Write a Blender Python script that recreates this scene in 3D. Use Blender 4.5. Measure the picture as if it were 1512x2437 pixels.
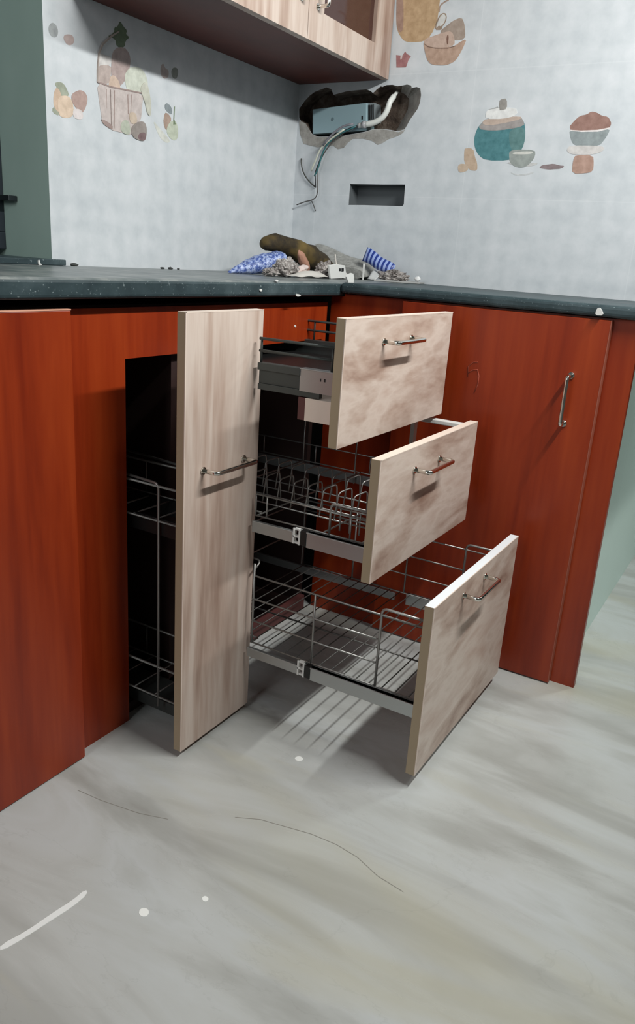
import bpy, bmesh, math, random
from mathutils import Vector, Matrix, noise
from mathutils.geometry import tessellate_polygon

for o in list(bpy.data.objects):
    bpy.data.objects.remove(o)
SC = bpy.context.scene
COL = SC.collection
PI = math.pi

# ------------------------------------------------------------------ camera
CAM = Vector((1.367, -2.1143, 0.8983))
TH, PH, RO = 2.0909, 0.3154, -0.0682
fw = Vector((math.cos(TH)*math.cos(PH), math.sin(TH)*math.cos(PH), -math.sin(PH)))
rt = Vector((math.sin(TH), -math.cos(TH), 0)); dn = fw.cross(rt)
r2 = math.cos(RO)*rt + math.sin(RO)*dn
d2 = -math.sin(RO)*rt + math.cos(RO)*dn
cd = bpy.data.cameras.new('camera'); cam = bpy.data.objects.new('camera', cd); COL.objects.link(cam)
cam.matrix_world = Matrix(((r2.x, -d2.x, -fw.x, CAM.x), (r2.y, -d2.y, -fw.y, CAM.y), (r2.z, -d2.z, -fw.z, CAM.z), (0, 0, 0, 1)))
cd.sensor_fit = 'VERTICAL'; cd.sensor_height = 36; cd.lens = 36*1857.37/2437
cd.clip_start = 0.02
SC.camera = cam

# ------------------------------------------------------------------ light
SC.view_settings.view_transform = 'Standard'
SC.view_settings.look = 'None'
SC.view_settings.gamma = 1
SC.view_settings.use_curve_mapping = False
SC.view_settings.exposure = 0.0
w = bpy.data.worlds.new('world'); SC.world = w; w.use_nodes = True
w.node_tree.nodes['Background'].inputs[0].default_value = (0.75, 0.85, 1, 1)
w.node_tree.nodes['Background'].inputs[1].default_value = 0.05
def area(name, loc, target, sx, sy, power, col, spread=180):
    l = bpy.data.lights.new(name, 'AREA'); l.shape = 'RECTANGLE'; l.size = sx; l.size_y = sy
    l.energy = power; l.color = col; l.spread = math.radians(spread)
    o = bpy.data.objects.new(name, l); COL.objects.link(o); o.location = loc
    z = (Vector(loc)-Vector(target)).normalized(); x = Vector((0, 1, 0)); x = (x-z*x.dot(z)).normalized(); y = z.cross(x)
    o.matrix_world = Matrix(((x.x, y.x, z.x, loc[0]), (x.y, y.y, z.y, loc[1]), (x.z, y.z, z.z, loc[2]), (0, 0, 0, 1)))
    return o
area('tube_light', (1.56, -0.88, 1.80), (0.15, -1.08, 0.7), 0.8, 0.035, 30, (0.99, 1.0, 0.97), 175)
area('fill_light', (0.75, -4.1, 2.0), (0.75, -0.5, 0.7), 1.2, 0.8, 24, (0.93, 0.97, 1.0))  # unseen soft fill added behind the camera; no ceiling lamp stands here

area('passage_light', (2.3, 1.5, 2.3), (1.1, 0.3, 0.3), 0.4, 0.4, 5, (0.92, 1.0, 0.97), 75)

# ------------------------------------------------------------------ helpers
def link(o, parent=None):
    COL.objects.link(o)
    if parent is not None:
        o.parent = parent
        o.matrix_parent_inverse = Matrix.Translation(-Vector(parent.location)) if parent.type == 'EMPTY' else parent.matrix_parent_inverse.copy()
    return o
def obj(name, bm, mats, parent=None, smooth=False, bevel=0, seg=2, label=None):
    me = bpy.data.meshes.new(name)
    bmesh.ops.recalc_face_normals(bm, faces=bm.faces)
    bm.to_mesh(me); bm.free()
    for m in (mats if isinstance(mats, (list, tuple)) else [mats]):
        me.materials.append(m)
    if smooth:
        for p in me.polygons: p.use_smooth = True
    o = bpy.data.objects.new(name, me); COL.objects.link(o)
    if parent is not None:
        o.parent = parent
        # every mesh is written in world coordinates: undo the parent's own offset
        o.matrix_parent_inverse = Matrix.Translation(-OFF(parent))
    if bevel:
        b = o.modifiers.new('bevel', 'BEVEL'); b.width = bevel; b.segments = seg; b.limit_method = 'ANGLE'; b.angle_limit = 0.7
    if label: o['label'] = label
    return o
def OFF(o):
    v = Vector((0, 0, 0))
    while o is not None:
        v = v + (Vector(o.location) if o.type == 'EMPTY' else Vector((0, 0, 0)))
        break
    return v
def tag(o, label, cat, group=None):
    o['label'] = label; o['category'] = cat
    if group: o['group'] = group
    return o
def thing(name, loc, label, cat, group=None):
    o = bpy.data.objects.new(name, None); COL.objects.link(o); o.location = loc; o.empty_display_size = 0.05
    return tag(o, label, cat, group)
def struct(o):
    o['kind'] = 'structure'; return o
def B(): return bmesh.new()
def box(bm, x0, x1, y0, y1, z0, z1, mi=0):
    vs = [bm.verts.new((x, y, z)) for x in (x0, x1) for y in (y0, y1) for z in (z0, z1)]
    for f in ((0, 1, 3, 2), (4, 6, 7, 5), (0, 4, 5, 1), (2, 3, 7, 6), (0, 2, 6, 4), (1, 5, 7, 3)):
        bm.faces.new([vs[i] for i in f]).material_index = mi
    return bm
def fillet(pts, r, n=5, closed=False):
    pts = [Vector(p) for p in pts]; out = []
    N = len(pts)
    for i, p in enumerate(pts):
        if not closed and i in (0, N-1): out.append(p); continue
        a = pts[(i-1) % N]-p; b = pts[(i+1) % N]-p
        d = min(r, a.length*0.49, b.length*0.49)
        A = p+a.normalized()*d; C = p+b.normalized()*d
        for k in range(n+1):
            t = k/n; out.append(A*(1-t)**2+p*2*t*(1-t)+C*t*t)
    return out
def tube(bm, pts, r, seg=8, closed=False, mi=0, cap=True):
    pts = [Vector(p) for p in pts]; N = len(pts)
    rs = r if isinstance(r, (list, tuple)) else [r]*N
    prev = None; rings = []
    for i, p in enumerate(pts):
        if closed: t = pts[(i+1) % N]-pts[(i-1) % N]
        else: t = pts[min(i+1, N-1)]-pts[max(i-1, 0)]
        t.normalize()
        if prev is None:
            n = t.orthogonal().normalized()
        else:
            n = (prev-t*prev.dot(t))
            n = n.normalized() if n.length > 1e-6 else t.orthogonal().normalized()
        prev = n; b = t.cross(n)
        rings.append([bm.verts.new(p+(n*math.cos(2*PI*k/seg)+b*math.sin(2*PI*k/seg))*rs[i]) for k in range(seg)])
    for i in range(N if closed else N-1):
        A = rings[i]; C = rings[(i+1) % N]
        for k in range(seg):
            f = bm.faces.new((A[k], A[(k+1) % seg], C[(k+1) % seg], C[k])); f.smooth = True; f.material_index = mi
    if cap and not closed:
        bm.faces.new(rings[0]).material_index = mi; bm.faces.new(rings[-1]).material_index = mi
    return bm
def rod(bm, a, b, r=0.0018, seg=6, mi=0): return tube(bm, [a, b], r, seg, mi=mi)
def smooth_loop(c, it=2):
    for _ in range(it):
        o = []
        for i in range(len(c)):
            a = c[i]; b = c[(i+1) % len(c)]
            o.append((a[0]*.75+b[0]*.25, a[1]*.75+b[1]*.25)); o.append((a[0]*.25+b[0]*.75, a[1]*.25+b[1]*.75))
        c = o
    return c
def P3(ax, val, c):
    return (val, c[0], c[1]) if ax == 'x' else ((c[0], val, c[1]) if ax == 'y' else (c[0], c[1], val))
def slab(bm, ax, v0, v1, coords, mi=0, sm=2):
    """a closed outline on the plane ax=v0 given thickness up to ax=v1"""
    if sm: coords = smooth_loop(coords, sm)
    n = len(coords)
    a = [bm.verts.new(P3(ax, v0, c)) for c in coords]; b = [bm.verts.new(P3(ax, v1, c)) for c in coords]
    tri = tessellate_polygon([[Vector((c[0], c[1], 0)) for c in coords]])
    for t in tri:
        for vs in (a, b):
            try: bm.faces.new([vs[i] for i in t]).material_index = mi
            except ValueError: pass
    for i in range(n):
        bm.faces.new((a[i], a[(i+1) % n], b[(i+1) % n], b[i])).material_index = mi
    return bm
def wall_with_holes(bm, ax, v, outer, holes, mi=0):
    """flat wall face with openings; holes = list of (outline, depth, inner outline, side material, back material)"""
    loops = [outer]+[h[0] for h in holes]
    vec = [[Vector((c[0], c[1], 0)) for c in l] for l in loops]
    vs = [bm.verts.new(P3(ax, v, c)) for l in loops for c in l]
    for t in tessellate_polygon(vec):
        try: bm.faces.new([vs[i] for i in t]).material_index = mi
        except ValueError: pass
    k = len(outer)
    for h in holes:
        ring = vs[k:k+len(h[0])]; k += len(h[0])
        inner = [bm.verts.new(P3(ax, h[1], c)) for c in h[2]]
        n = len(ring)
        for i in range(n):
            bm.faces.new((ring[i], ring[(i+1) % n], inner[(i+1) % n], inner[i])).material_index = h[3]
        if h[4] is not None:
            for t in tessellate_polygon([[Vector((c[0], c[1], 0)) for c in h[2]]]):
                try: bm.faces.new([inner[i] for i in t]).material_index = h[4]
                except ValueError: pass
    return vs[:len(outer)]

# ------------------------------------------------------------------ materials
def s2l(c):
    return tuple((x/255/12.92 if x/255 <= 0.04045 else ((x/255+0.055)/1.055)**2.4) for x in c)+(1,)
def mat(name, rgb, rough=0.5, metal=0.0, spec=0.5, coat=0, trans=0):
    m = bpy.data.materials.new(name); m.use_nodes = True
    b = m.node_tree.nodes['Principled BSDF']
    b.inputs['Base Color'].default_value = s2l(rgb)
    b.inputs['Roughness'].default_value = rough; b.inputs['Metallic'].default_value = metal
    b.inputs['Specular IOR Level'].default_value = spec; b.inputs['Coat Weight'].default_value = coat
    b.inputs['Transmission Weight'].default_value = trans
    return m
class NT:
    def __init__(s, m): s.t = m.node_tree; s.b = m.node_tree.nodes['Principled BSDF']
    def n(s, k, **kw):
        x = s.t.nodes.new(k)
        for a, v in kw.items(): setattr(x, a, v)
        return x
    def l(s, a, b): s.t.links.new(a, b)
    def pos(s, scale=(1, 1, 1), rot=(0, 0, 0), loc=(0, 0, 0)):
        g = s.n('ShaderNodeTexCoord'); m = s.n('ShaderNodeMapping')
        m.inputs['Scale'].default_value = scale; m.inputs['Rotation'].default_value = rot; m.inputs['Location'].default_value = loc
        s.l(g.outputs['Object'], m.inputs['Vector']); return m.outputs[0]
    def noise(s, vec, scale=1, detail=4, rough=0.5, dist=0):
        x = s.n('ShaderNodeTexNoise'); x.inputs['Scale'].default_value = scale; x.inputs['Detail'].default_value = detail
        x.inputs['Roughness'].default_value = rough; x.inputs['Distortion'].default_value = dist
        s.l(vec, x.inputs['Vector']); return x.outputs['Fac']
    def ramp(s, fac, stops):
        x = s.n('ShaderNodeValToRGB'); e = x.color_ramp.elements
        while len(e) < len(stops): e.new(0.5)
        for i, (p, c) in enumerate(stops): e[i].position = p; e[i].color = s2l(c)
        s.l(fac, x.inputs[0]); return x.outputs[0]
    def mix(s, fac, a, b, mode='MIX'):
        x = s.n('ShaderNodeMix', data_type='RGBA', blend_type=mode)
        if hasattr(fac, 'is_linked'): s.l(fac, x.inputs[0])
        else: x.inputs[0].default_value = fac
        for v, i in ((a, 6), (b, 7)):
            if hasattr(v, 'is_linked'): s.l(v, x.inputs[i])
            else: x.inputs[i].default_value = v
        return x.outputs[2]
    def math(s, op, a, b=0.0):
        x = s.n('ShaderNodeMath', operation=op)
        for v, i in ((a, 0), (b, 1)):
            if hasattr(v, 'is_linked'): s.l(v, x.inputs[i])
            else: x.inputs[i].default_value = v
        return x.outputs[0]
    def rng(s, v, a, b, c=0, d=1):
        x = s.n('ShaderNodeMapRange'); s.l(v, x.inputs[0])
        for i, q in enumerate((a, b, c, d)): x.inputs[i+1].default_value = q
        return x.outputs[0]
    def color(s, c): s.l(c, s.b.inputs['Base Color'])
    def bump(s, h, strength=0.2, dist=0.002):
        x = s.n('ShaderNodeBump'); x.inputs['Strength'].default_value = strength; x.inputs['Distance'].default_value = dist
        s.l(h, x.inputs['Height']); s.l(x.outputs[0], s.b.inputs['Normal'])

def streaky(name, scale, stops, rough, spec=0.5, detail=4, fine=0.25, seed=0):
    m = mat(name, stops[0][1], rough, spec=spec); t = NT(m)
    v = t.pos(scale, loc=(seed, seed*1.7, seed*.6)); a = t.noise(v, 1, detail, 0.55, 0.6)
    v2 = t.pos(tuple(q*5 for q in scale), loc=(seed, 3, 1)); b = t.noise(v2, 1, 3, 0.6)
    f = t.math('ADD', t.math('MULTIPLY', a, 1-fine), t.math('MULTIPLY', b, fine))
    t.color(t.ramp(f, stops)); return m
M = {}
RED = [(0.30, (112, 30, 8)), (0.5, (138, 46, 15)), (0.70, (156, 60, 22))]
M['red'] = streaky('red_laminate', (14, 14, 1.1), RED, 0.33, 0.4)
M['red_r'] = M['red']
M['red_edge'] = mat('pale_edge_band', (215, 160, 135), 0.5)
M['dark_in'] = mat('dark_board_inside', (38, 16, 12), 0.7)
M['plum'] = mat('plum_board', (88, 48, 46), 0.6)
WD = [(0.33, (142, 114, 100)), (0.44, (180, 158, 145)), (0.54, (204, 188, 177)), (0.68, (184, 160, 147))]
M['wood_v'] = streaky('ash_wood_laminate_upright', (9, 9, 1.0), WD, 0.42, 0.35)
M['wood_h'] = streaky('ash_wood_laminate_level', (9, 3.0, 10), WD, 0.42, 0.35, seed=2.3)
M['edge'] = mat('taupe_edge_band', (163, 146, 120), 0.55)
M['edge_white'] = mat('white_edge_band', (232, 236, 240), 0.35)
M['edge_cream'] = mat('cream_edge_band', (222, 205, 192), 0.5)
M['steel'] = mat('brushed_steel', (176, 180, 180), 0.38, 0.85)
M['wire'] = mat('chrome_wire', (150, 149, 146), 0.38, 0.7)
M['wire_thin'] = mat('thin_shaded_wire', (92, 91, 88), 0.5, 0.5)  # wire colour darkened to stand for the unlit basket bottom
M['chrome'] = mat('polished_chrome', (225, 222, 215), 0.12, 1.0)
M['zinc_shaded'] = mat('shaded_zinc', (74, 78, 76), 0.5, 0.5)  # metal darkened in colour for the shade inside the cabinet
M['black'] = mat('black_plastic', (18, 18, 18), 0.45)
M['white_pl'] = mat('white_plastic', (215, 215, 212), 0.4)
M['glass_dark'] = mat('smoked_brown_glass', (70, 42, 36), 0.08, spec=0.7)
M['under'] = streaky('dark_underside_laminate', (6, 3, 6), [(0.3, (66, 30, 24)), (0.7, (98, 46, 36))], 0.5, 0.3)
m = M['granite'] = mat('dark_granite', (52, 66, 70), 0.4, spec=0.3); t = NT(m)
n1 = t.noise(t.pos((1, 1, 1)), 9, 5, 0.65); n2 = t.noise(t.pos((1, 1, 1)), 260, 2, 0.5)
c = t.ramp(n1, [(0.3, (38, 50, 54)), (0.5, (50, 64, 68)), (0.72, (72, 86, 90))])
c = t.mix(t.rng(n2, 0.66, 0.74), c, s2l((120, 132, 134))); t.color(c)
t.l(t.rng(n1, 0.35, 0.7, 0.36, 0.55), t.b.inputs['Roughness'])
# top of the same stone, colour lightened for dust and the wall's grazing reflection
m = M['granite_top'] = mat('dust_and_sheen_granite_top', (95, 105, 106), 0.35); t = NT(m)
n1 = t.noise(t.pos((1, 1, 1)), 14, 5, 0.65)
t.color(t.ramp(n1, [(0.3, (70, 82, 84)), (0.55, (112, 118, 118)), (0.75, (150, 152, 148))]))
# printed wall tile: soft quilted mottling
def tile_mat(name, ax):
    m = mat(name, (200, 205, 208), 0.3, spec=0.45); t = NT(m)
    g = t.n('ShaderNodeTexCoord'); sp = t.n('ShaderNodeSeparateXYZ'); t.l(g.outputs['Object'], sp.inputs[0])
    a = sp.outputs[ax]; z = sp.outputs[2]
    k = 2*PI/0.112
    s1 = t.math('SINE', t.math('MULTIPLY', t.math('ADD', a, z), k)); s3 = t.math('SINE', t.math('MULTIPLY', t.math('SUBTRACT', a, z), k))
    q = t.math('MULTIPLY', s1, s3)
    nz = t.noise(t.pos((1, 1, 1)), 26, 4, 0.6); big = t.noise(t.pos((1, 1, 1), loc=(4, 2, 7)), 5, 3, 0.5)
    f = t.math('ADD', t.math('MULTIPLY', q, 0.06), t.math('ADD', t.math('MULTIPLY', nz, 0.6), t.math('MULTIPLY', big, 0.45)))
    c = t.ramp(f, [(0.32, (186, 192, 197)), (0.52, (199, 204, 208)), (0.75, (212, 215, 219))])
    # thin joints between the tiles
    def joint(v, size, off):
        fr = t.math('FRACT', t.math('DIVIDE', t.math('ADD', v, off), size))
        return t.math('LESS_THAN', fr, 0.0035/size*0.7)
    j = t.math('MAXIMUM', joint(a, JX[ax][0], JX[ax][1]), joint(z, 0.305, 10-1.005+0.305))
    c = t.mix(t.math('MULTIPLY', j, 0.16 if ax == 0 else 0.03), c, s2l((232, 234, 236)))
    t.color(c); t.bump(f, 0.04, 0.001); return m
JX = {0: (0.457, 10-0.935+0.457), 1: (0.457, 10+0.457)}
M['tile_y'] = tile_mat('printed_wall_tile_left', 1)
M['tile_x'] = tile_mat('printed_wall_tile_right', 0)
m = M['green'] = mat('sage_green_paint', (170, 192, 182), 0.55); t = NT(m)
t.color(t.ramp(t.noise(t.pos((1, 1, .5)), 6, 4), [(0.3, (160, 183, 173)), (0.7, (174, 196, 186))]))
M['pale_green'] = mat('pale_green_paint', (206, 226, 218), 0.5)
M['plaster'] = mat('grey_plaster', (165, 163, 158), 0.85)
M['white_wall'] = mat('dull_wall_paint', (140, 142, 138), 0.8)
m = M['broken'] = mat('broken_brick_and_mortar', (84, 70, 62), 0.95); t = NT(m)
n1 = t.noise(t.pos((1, 1, 1)), 38, 6, 0.7); t.color(t.ramp(n1, [(0.3, (58, 46, 40)), (0.5, (92, 78, 68)), (0.7, (126, 116, 106))])); t.bump(n1, 0.9, 0.01)
m = M['render'] = mat('bare_cement_render', (150, 148, 143), 0.95); t = NT(m)
n1 = t.noise(t.pos((1, 1, 1)), 30, 6, 0.7); t.color(t.ramp(n1, [(0.3, (128, 125, 120)), (0.7, (176, 173, 168))])); t.bump(n1, 0.5, 0.004)
M['niche_in'] = mat('grey_socket_box_inside', (92, 97, 100), 0.6)
# marble floor
m = M['floor'] = mat('grey_marble_floor', (150, 150, 143), 0.3, spec=0.4); t = NT(m)
ang = math.radians(-17)
v = t.pos((1.1, 4.2, 1), rot=(0, 0, ang)); a = t.noise(v, 1.4, 6, 0.55, 0.9)
v2 = t.pos((0.7, 3.2, 1), rot=(0, 0, ang), loc=(3.1, 1.7, 0)); b = t.noise(v2, 1.5, 4, 0.5, 0.8)
v3 = t.pos((1.6, 4.5, 1), rot=(0, 0, ang), loc=(7, 5, 0)); c3 = t.noise(v3, 1.0, 7, 0.6, 0.8)
base = t.ramp(a, [(0.28, (152, 152, 147)), (0.42, (166, 167, 163)), (0.52, (180, 182, 179)), (0.62, (186, 189, 188)), (0.75, (168, 169, 164))])
col = t.mix(t.math('MULTIPLY', t.rng(b, 0.56, 0.70), 0.45), base, s2l((176, 171, 146)))
vein = t.math('ABSOLUTE', t.math('SUBTRACT', c3, 0.5))
col = t.mix(t.math('MULTIPLY', t.rng(vein, 0.0, 0.006, 1, 0), 0.10), col, s2l((110, 106, 100)))
t.color(col); t.l(t.rng(a, 0.3, 0.7, 0.34, 0.22), t.b.inputs['Roughness'])

# ------------------------------------------------------------------ setting
ZC = 0.8454
XF = 0.4015       # front plane of the left cabinets
YR = -0.4358      # front plane of the right cabinets
bm = B(); box(bm, -0.4, 4.6, -4.6, 3.4, -0.06, 0.0)
fl = struct(obj('floor', bm, M['floor']))
bm = B(); box(bm, -0.4, 4.6, -4.6, 3.4, 2.62, 2.70); struct(obj('ceiling', bm, M['white_wall']))
# left wall with the window opening
bm = B()
WIN = [(-2.10, 0.857), (-0.9224, 0.857), (-0.9224, 2.05), (-2.10, 2.05)]
ow = wall_with_holes(bm, 'x', 0.0, [(-4.5, 0), (0.0, 0), (0.0, 2.62), (-4.5, 2.62)], [(WIN, -0.30, WIN, 1, None)])
wl = struct(obj('wall_left', bm, [M['tile_y'], M['green']]))
# right wall: tile face, broken hole, empty socket box recess, painted end face
HOLE = [(0.003,1.301),(0.02,1.321),(0.037,1.335),(0.053,1.344),(0.075,1.35),(0.091,1.354),(0.107,1.349),(0.116,1.334),(0.137,1.338),(0.161,1.342),(0.192,1.343),(0.219,1.344),(0.232,1.34),(0.241,1.334),(0.252,1.343),(0.264,1.35),(0.268,1.348),(0.281,1.352),(0.299,1.352),(0.314,1.348),(0.328,1.349),(0.342,1.351),(0.354,1.348),(0.357,1.342),(0.371,1.344),(0.382,1.34),(0.386,1.324),(0.385,1.308),(0.381,1.293),(0.37,1.278),(0.36,1.265),(0.354,1.254),(0.347,1.242),(0.328,1.237),(0.304,1.241),(0.28,1.244),(0.25,1.244),(0.226,1.238),(0.19,1.233),(0.158,1.23),(0.117,1.227),(0.072,1.227),(0.052,1.235),(0.039,1.249),(0.028,1.263),(0.014,1.266),(0.005,1.279)]
HIN = [(-0.0,1.303),(0.014,1.322),(0.029,1.334),(0.044,1.344),(0.065,1.349),(0.078,1.352),(0.091,1.348),(0.105,1.331),(0.125,1.336),(0.15,1.34),(0.181,1.342),(0.207,1.342),(0.221,1.338),(0.231,1.332),(0.243,1.34),(0.254,1.347),(0.26,1.347),(0.271,1.35),(0.286,1.35),(0.292,1.346),(0.296,1.345),(0.302,1.343),(0.309,1.34),(0.314,1.335),(0.317,1.332),(0.321,1.33),(0.322,1.326),(0.322,1.316),(0.321,1.301),(0.314,1.287),(0.306,1.275),(0.301,1.266),(0.296,1.256),(0.291,1.251),(0.285,1.25),(0.269,1.253),(0.239,1.252),(0.215,1.248),(0.178,1.241),(0.146,1.239),(0.105,1.236),(0.062,1.236),(0.045,1.243),(0.033,1.256),(0.022,1.27),(0.009,1.276),(0.002,1.285)]
NICHE = [(0.19,1.102),(0.233,1.102),(0.295,1.102),(0.364,1.103),(0.364,1.076),(0.365,1.053),(0.362,1.048),(0.355,1.047),(0.3,1.047),(0.238,1.047),(0.19,1.046),(0.19,1.075)]
def inset(c, k):
    cx = sum(p[0] for p in c)/len(c); cz = sum(p[1] for p in c)/len(c)
    return [(cx+(p[0]-cx)*k, cz+(p[1]-cz)*k) for p in c]
bm = B()
XE = 1.066
ring = wall_with_holes(bm, 'y', 0.0, [(0.0, 0), (XE, 0), (XE, 2.62), (0.0, 2.62)],
    [(HOLE, 0.062, HIN, 1, 1), (NICHE, 0.045, inset(NICHE, 0.97), 2, 2)])
bm.faces.ensure_lookup_table()
xlim = [(0.332,1.302)][0][0]
for f in bm.faces:
    if f.material_index == 1 and len(f.verts) == 4 and max(v.co.x for v in f.verts) > xlim and min(v.co.y for v in f.verts) < 0.01: f.material_index = 4
for (x0, x1) in ((XE, XE),):
    a = [bm.verts.new(p) for p in ((XE, 0, 0), (XE, 1.6, 0), (XE, 1.6, 2.62), (XE, 0, 2.62))]; bm.faces.new(a).material_index = 3
    a = [bm.verts.new(p) for p in ((0, 1.6, 0), (XE, 1.6, 0), (XE, 1.6, 2.62), (0, 1.6, 2.62))]; bm.faces.new(a).material_index = 3
    a = [bm.verts.new(p) for p in ((0, 0.1, 0), (0, 1.6, 0), (0, 1.6, 2.62), (0, 0.1, 2.62))]; bm.faces.new(a).material_index = 3
wr = struct(obj('wall_right', bm, [M['tile_x'], M['broken'], M['niche_in'], M['pale_green'], M['render']]))
# low masonry pier that carries the end of the worktop
bm = B(); box(bm, 1.040, XE, -0.414, -0.0005, 0, 0.820); struct(obj('trim_1', bm, M['pale_green'], label='pale green painted pier under the end of the worktop'))
# the rest of the room, behind and beside the camera
bm = B(); box(bm, 3.0, 3.1, -4.5, 3.4, 0, 2.62); struct(obj('wall_opposite', bm, M['white_wall']))
bm = B(); box(bm, -0.3, 4.5, -4.6, -4.5, 0, 2.62); struct(obj('wall_back', bm, M['white_wall']))
bm = B(); box(bm, XE, 3.0, 3.2, 3.3, 0, 2.62); struct(obj('wall_far', bm, M['white_wall']))
# window: frame, dark pane, latch and a granite sill
bm = B()
for (y0, y1, z0, z1) in ((-2.10, -0.9224, 0.870, 0.905), (-2.10, -0.9224, 2.01, 2.05), (-0.965, -0.9224, 0.905, 2.01), (-2.10, -2.06, 0.905, 2.01), (-1.53, -1.49, 0.905, 2.01)):
    box(bm, -0.18, -0.142, y0, y1, z0, z1)
wn = struct(obj('window_1', bm, mat('dark_window_frame', (42, 48, 56), 0.4), bevel=0.002))
bm = B(); box(bm, -0.165, -0.160, -2.09, -0.93, 0.90, 2.02)
obj('window_pane', bm, mat('night_window_glass', (14, 18, 24), 0.06, spec=0.6), wn)
bm = B(); box(bm, -0.142, -0.098, -0.945, -0.9235, 0.968, 0.979)
obj('window_latch', bm, mat('dark_latch_metal', (36, 42, 46), 0.4, 0.3), wn, bevel=0.001, label='dark stay bar against the green window reveal')
bm = B(); box(bm, -0.20, 0.010, -2.10, -0.893, 0.8456, 0.8575)
sill = struct(obj('trim_2', bm, M['granite'], bevel=0.0015, label='thin dark granite window sill'))
bm = B(); slab(bm, 'x', 0.0101, 0.0125, [(-0.969,0.855),(-0.964,0.855),(-0.964,0.848),(-0.959,0.847),(-0.961,0.845),(-0.968,0.845)], sm=1)
obj('paint_chip', bm, M['white_pl'], sill, label='small white paint chip on the sill edge')

# stains and marks that lie in the marble
bm = B()
slab(bm, 'z', 0.0, 0.0004, [(0.636,-1.609),(0.646,-1.576),(0.651,-1.531),(0.656,-1.504),(0.656,-1.477),(0.665,-1.482),(0.665,-1.512),(0.659,-1.545),(0.653,-1.583),(0.645,-1.616)], sm=1)
obj('white_streak', bm, mat('plain_white_streak', (232, 234, 232), 0.6), fl, label='white diagonal streak on the marble')  # plain white strip laid on the floor
for L in ([(0.746,-1.461),(0.747,-1.456),(0.754,-1.453),(0.761,-1.457),(0.762,-1.464),(0.757,-1.468),(0.75,-1.467)], [(0.804,-1.393),(0.806,-1.388),(0.812,-1.388),(0.815,-1.392),(0.813,-1.397),(0.808,-1.397)], [(0.733,-1.032),(0.738,-1.022),(0.747,-1.023),(0.751,-1.031),(0.743,-1.039)]):
    bm = B(); slab(bm, 'z', 0.0, 0.0004, L, sm=1)
    obj('paint_spot', bm, mat('white_paint_spot', (236, 238, 234), 0.6), fl, label='small white paint spot on the marble')
bm = B()
def crack(bm, L, wd):
    for i in range(len(L)-1):
        a = Vector((L[i][0], L[i][1], 0)); b = Vector((L[i+1][0], L[i+1][1], 0)); n = (b-a).normalized().cross(Vector((0, 0, 1)))*wd
        vs = [bm.verts.new(a+n+Vector((0, 0, .0003))), bm.verts.new(b+n+Vector((0, 0, .0003))), bm.verts.new(b-n+Vector((0, 0, .0003))), bm.verts.new(a-n+Vector((0, 0, .0003)))]
        bm.faces.new(vs)
crack(bm, [(0.48,-1.33),(0.531,-1.326),(0.605,-1.313),(0.654,-1.296)], 0.0005)
crack(bm, [(0.741,-1.228),(0.778,-1.208),(0.823,-1.198),(0.866,-1.188),(0.912,-1.185),(0.953,-1.19),(0.998,-1.207),(1.044,-1.213)], 0.0006)
obj('vein', bm, mat('dark_marble_vein', (142, 139, 131), 0.5), fl, label='thin dark vein across the marble')

# ------------------------------------------------------------------ printed pictures on the tiles
DM = {}
def dmat(rgb, amt=14, sc=60):
    if rgb not in DM:
        m = mat('tile_print_%d_%d_%d' % rgb, rgb, 0.35); t = NT(m); g_ = sum(rgb)/3; rgb0 = rgb; rgb = tuple((q*0.72+g_*0.28)*0.86+178*0.14 for q in rgb)
        lo = tuple(max(0, q-amt) for q in rgb); hi = tuple(min(255, q+amt) for q in rgb)
        t.color(t.ramp(t.noise(t.pos((1, 1, 1)), sc, 4, 0.6), [(0.3, lo), (0.7, hi)])); DM[rgb0] = m; return m
    return DM[rgb]
def picture(name, ax, layers, parent, label):
    bm = B(); mats = []; sgn = 1 if ax == 'x' else -1
    for i, (rgb, co, sm) in enumerate(layers):
        m = dmat(rgb)
        if m not in mats: mats.append(m)
        slab(bm, ax, 0.0, sgn*(0.0003+0.00012*i), co, mats.index(m), sm)
    return obj(name, bm, mats, parent, label=label)
picture('fruit_print', 'x', [
 ((150,158,132), [(-0.899,1.193),(-0.887,1.198),(-0.876,1.197),(-0.867,1.188),(-0.861,1.176),(-0.881,1.171),(-0.891,1.172),(-0.893,1.185)], 1),
 ((150,158,132), [(-0.906,1.149),(-0.895,1.148),(-0.888,1.135),(-0.907,1.138)], 1),
 ((214,174,140), [(-0.904,1.164),(-0.898,1.184),(-0.889,1.186),(-0.881,1.172),(-0.887,1.14),(-0.902,1.147)], 2),
 ((178,138,126), [(-0.857,1.18),(-0.843,1.189),(-0.831,1.194),(-0.817,1.191),(-0.811,1.179),(-0.82,1.159),(-0.831,1.148),(-0.844,1.157),(-0.855,1.166)], 2),
 ((226,190,156), [(-0.893,1.163),(-0.886,1.173),(-0.862,1.177),(-0.851,1.163),(-0.853,1.14),(-0.872,1.134),(-0.888,1.134),(-0.893,1.145)], 2),
 ((222,208,206), [(-0.854,1.153),(-0.843,1.157),(-0.828,1.156),(-0.825,1.141),(-0.837,1.137),(-0.853,1.138)], 2)], wl,
 'printed cluster of orange fruit on the left tiles')
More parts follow.
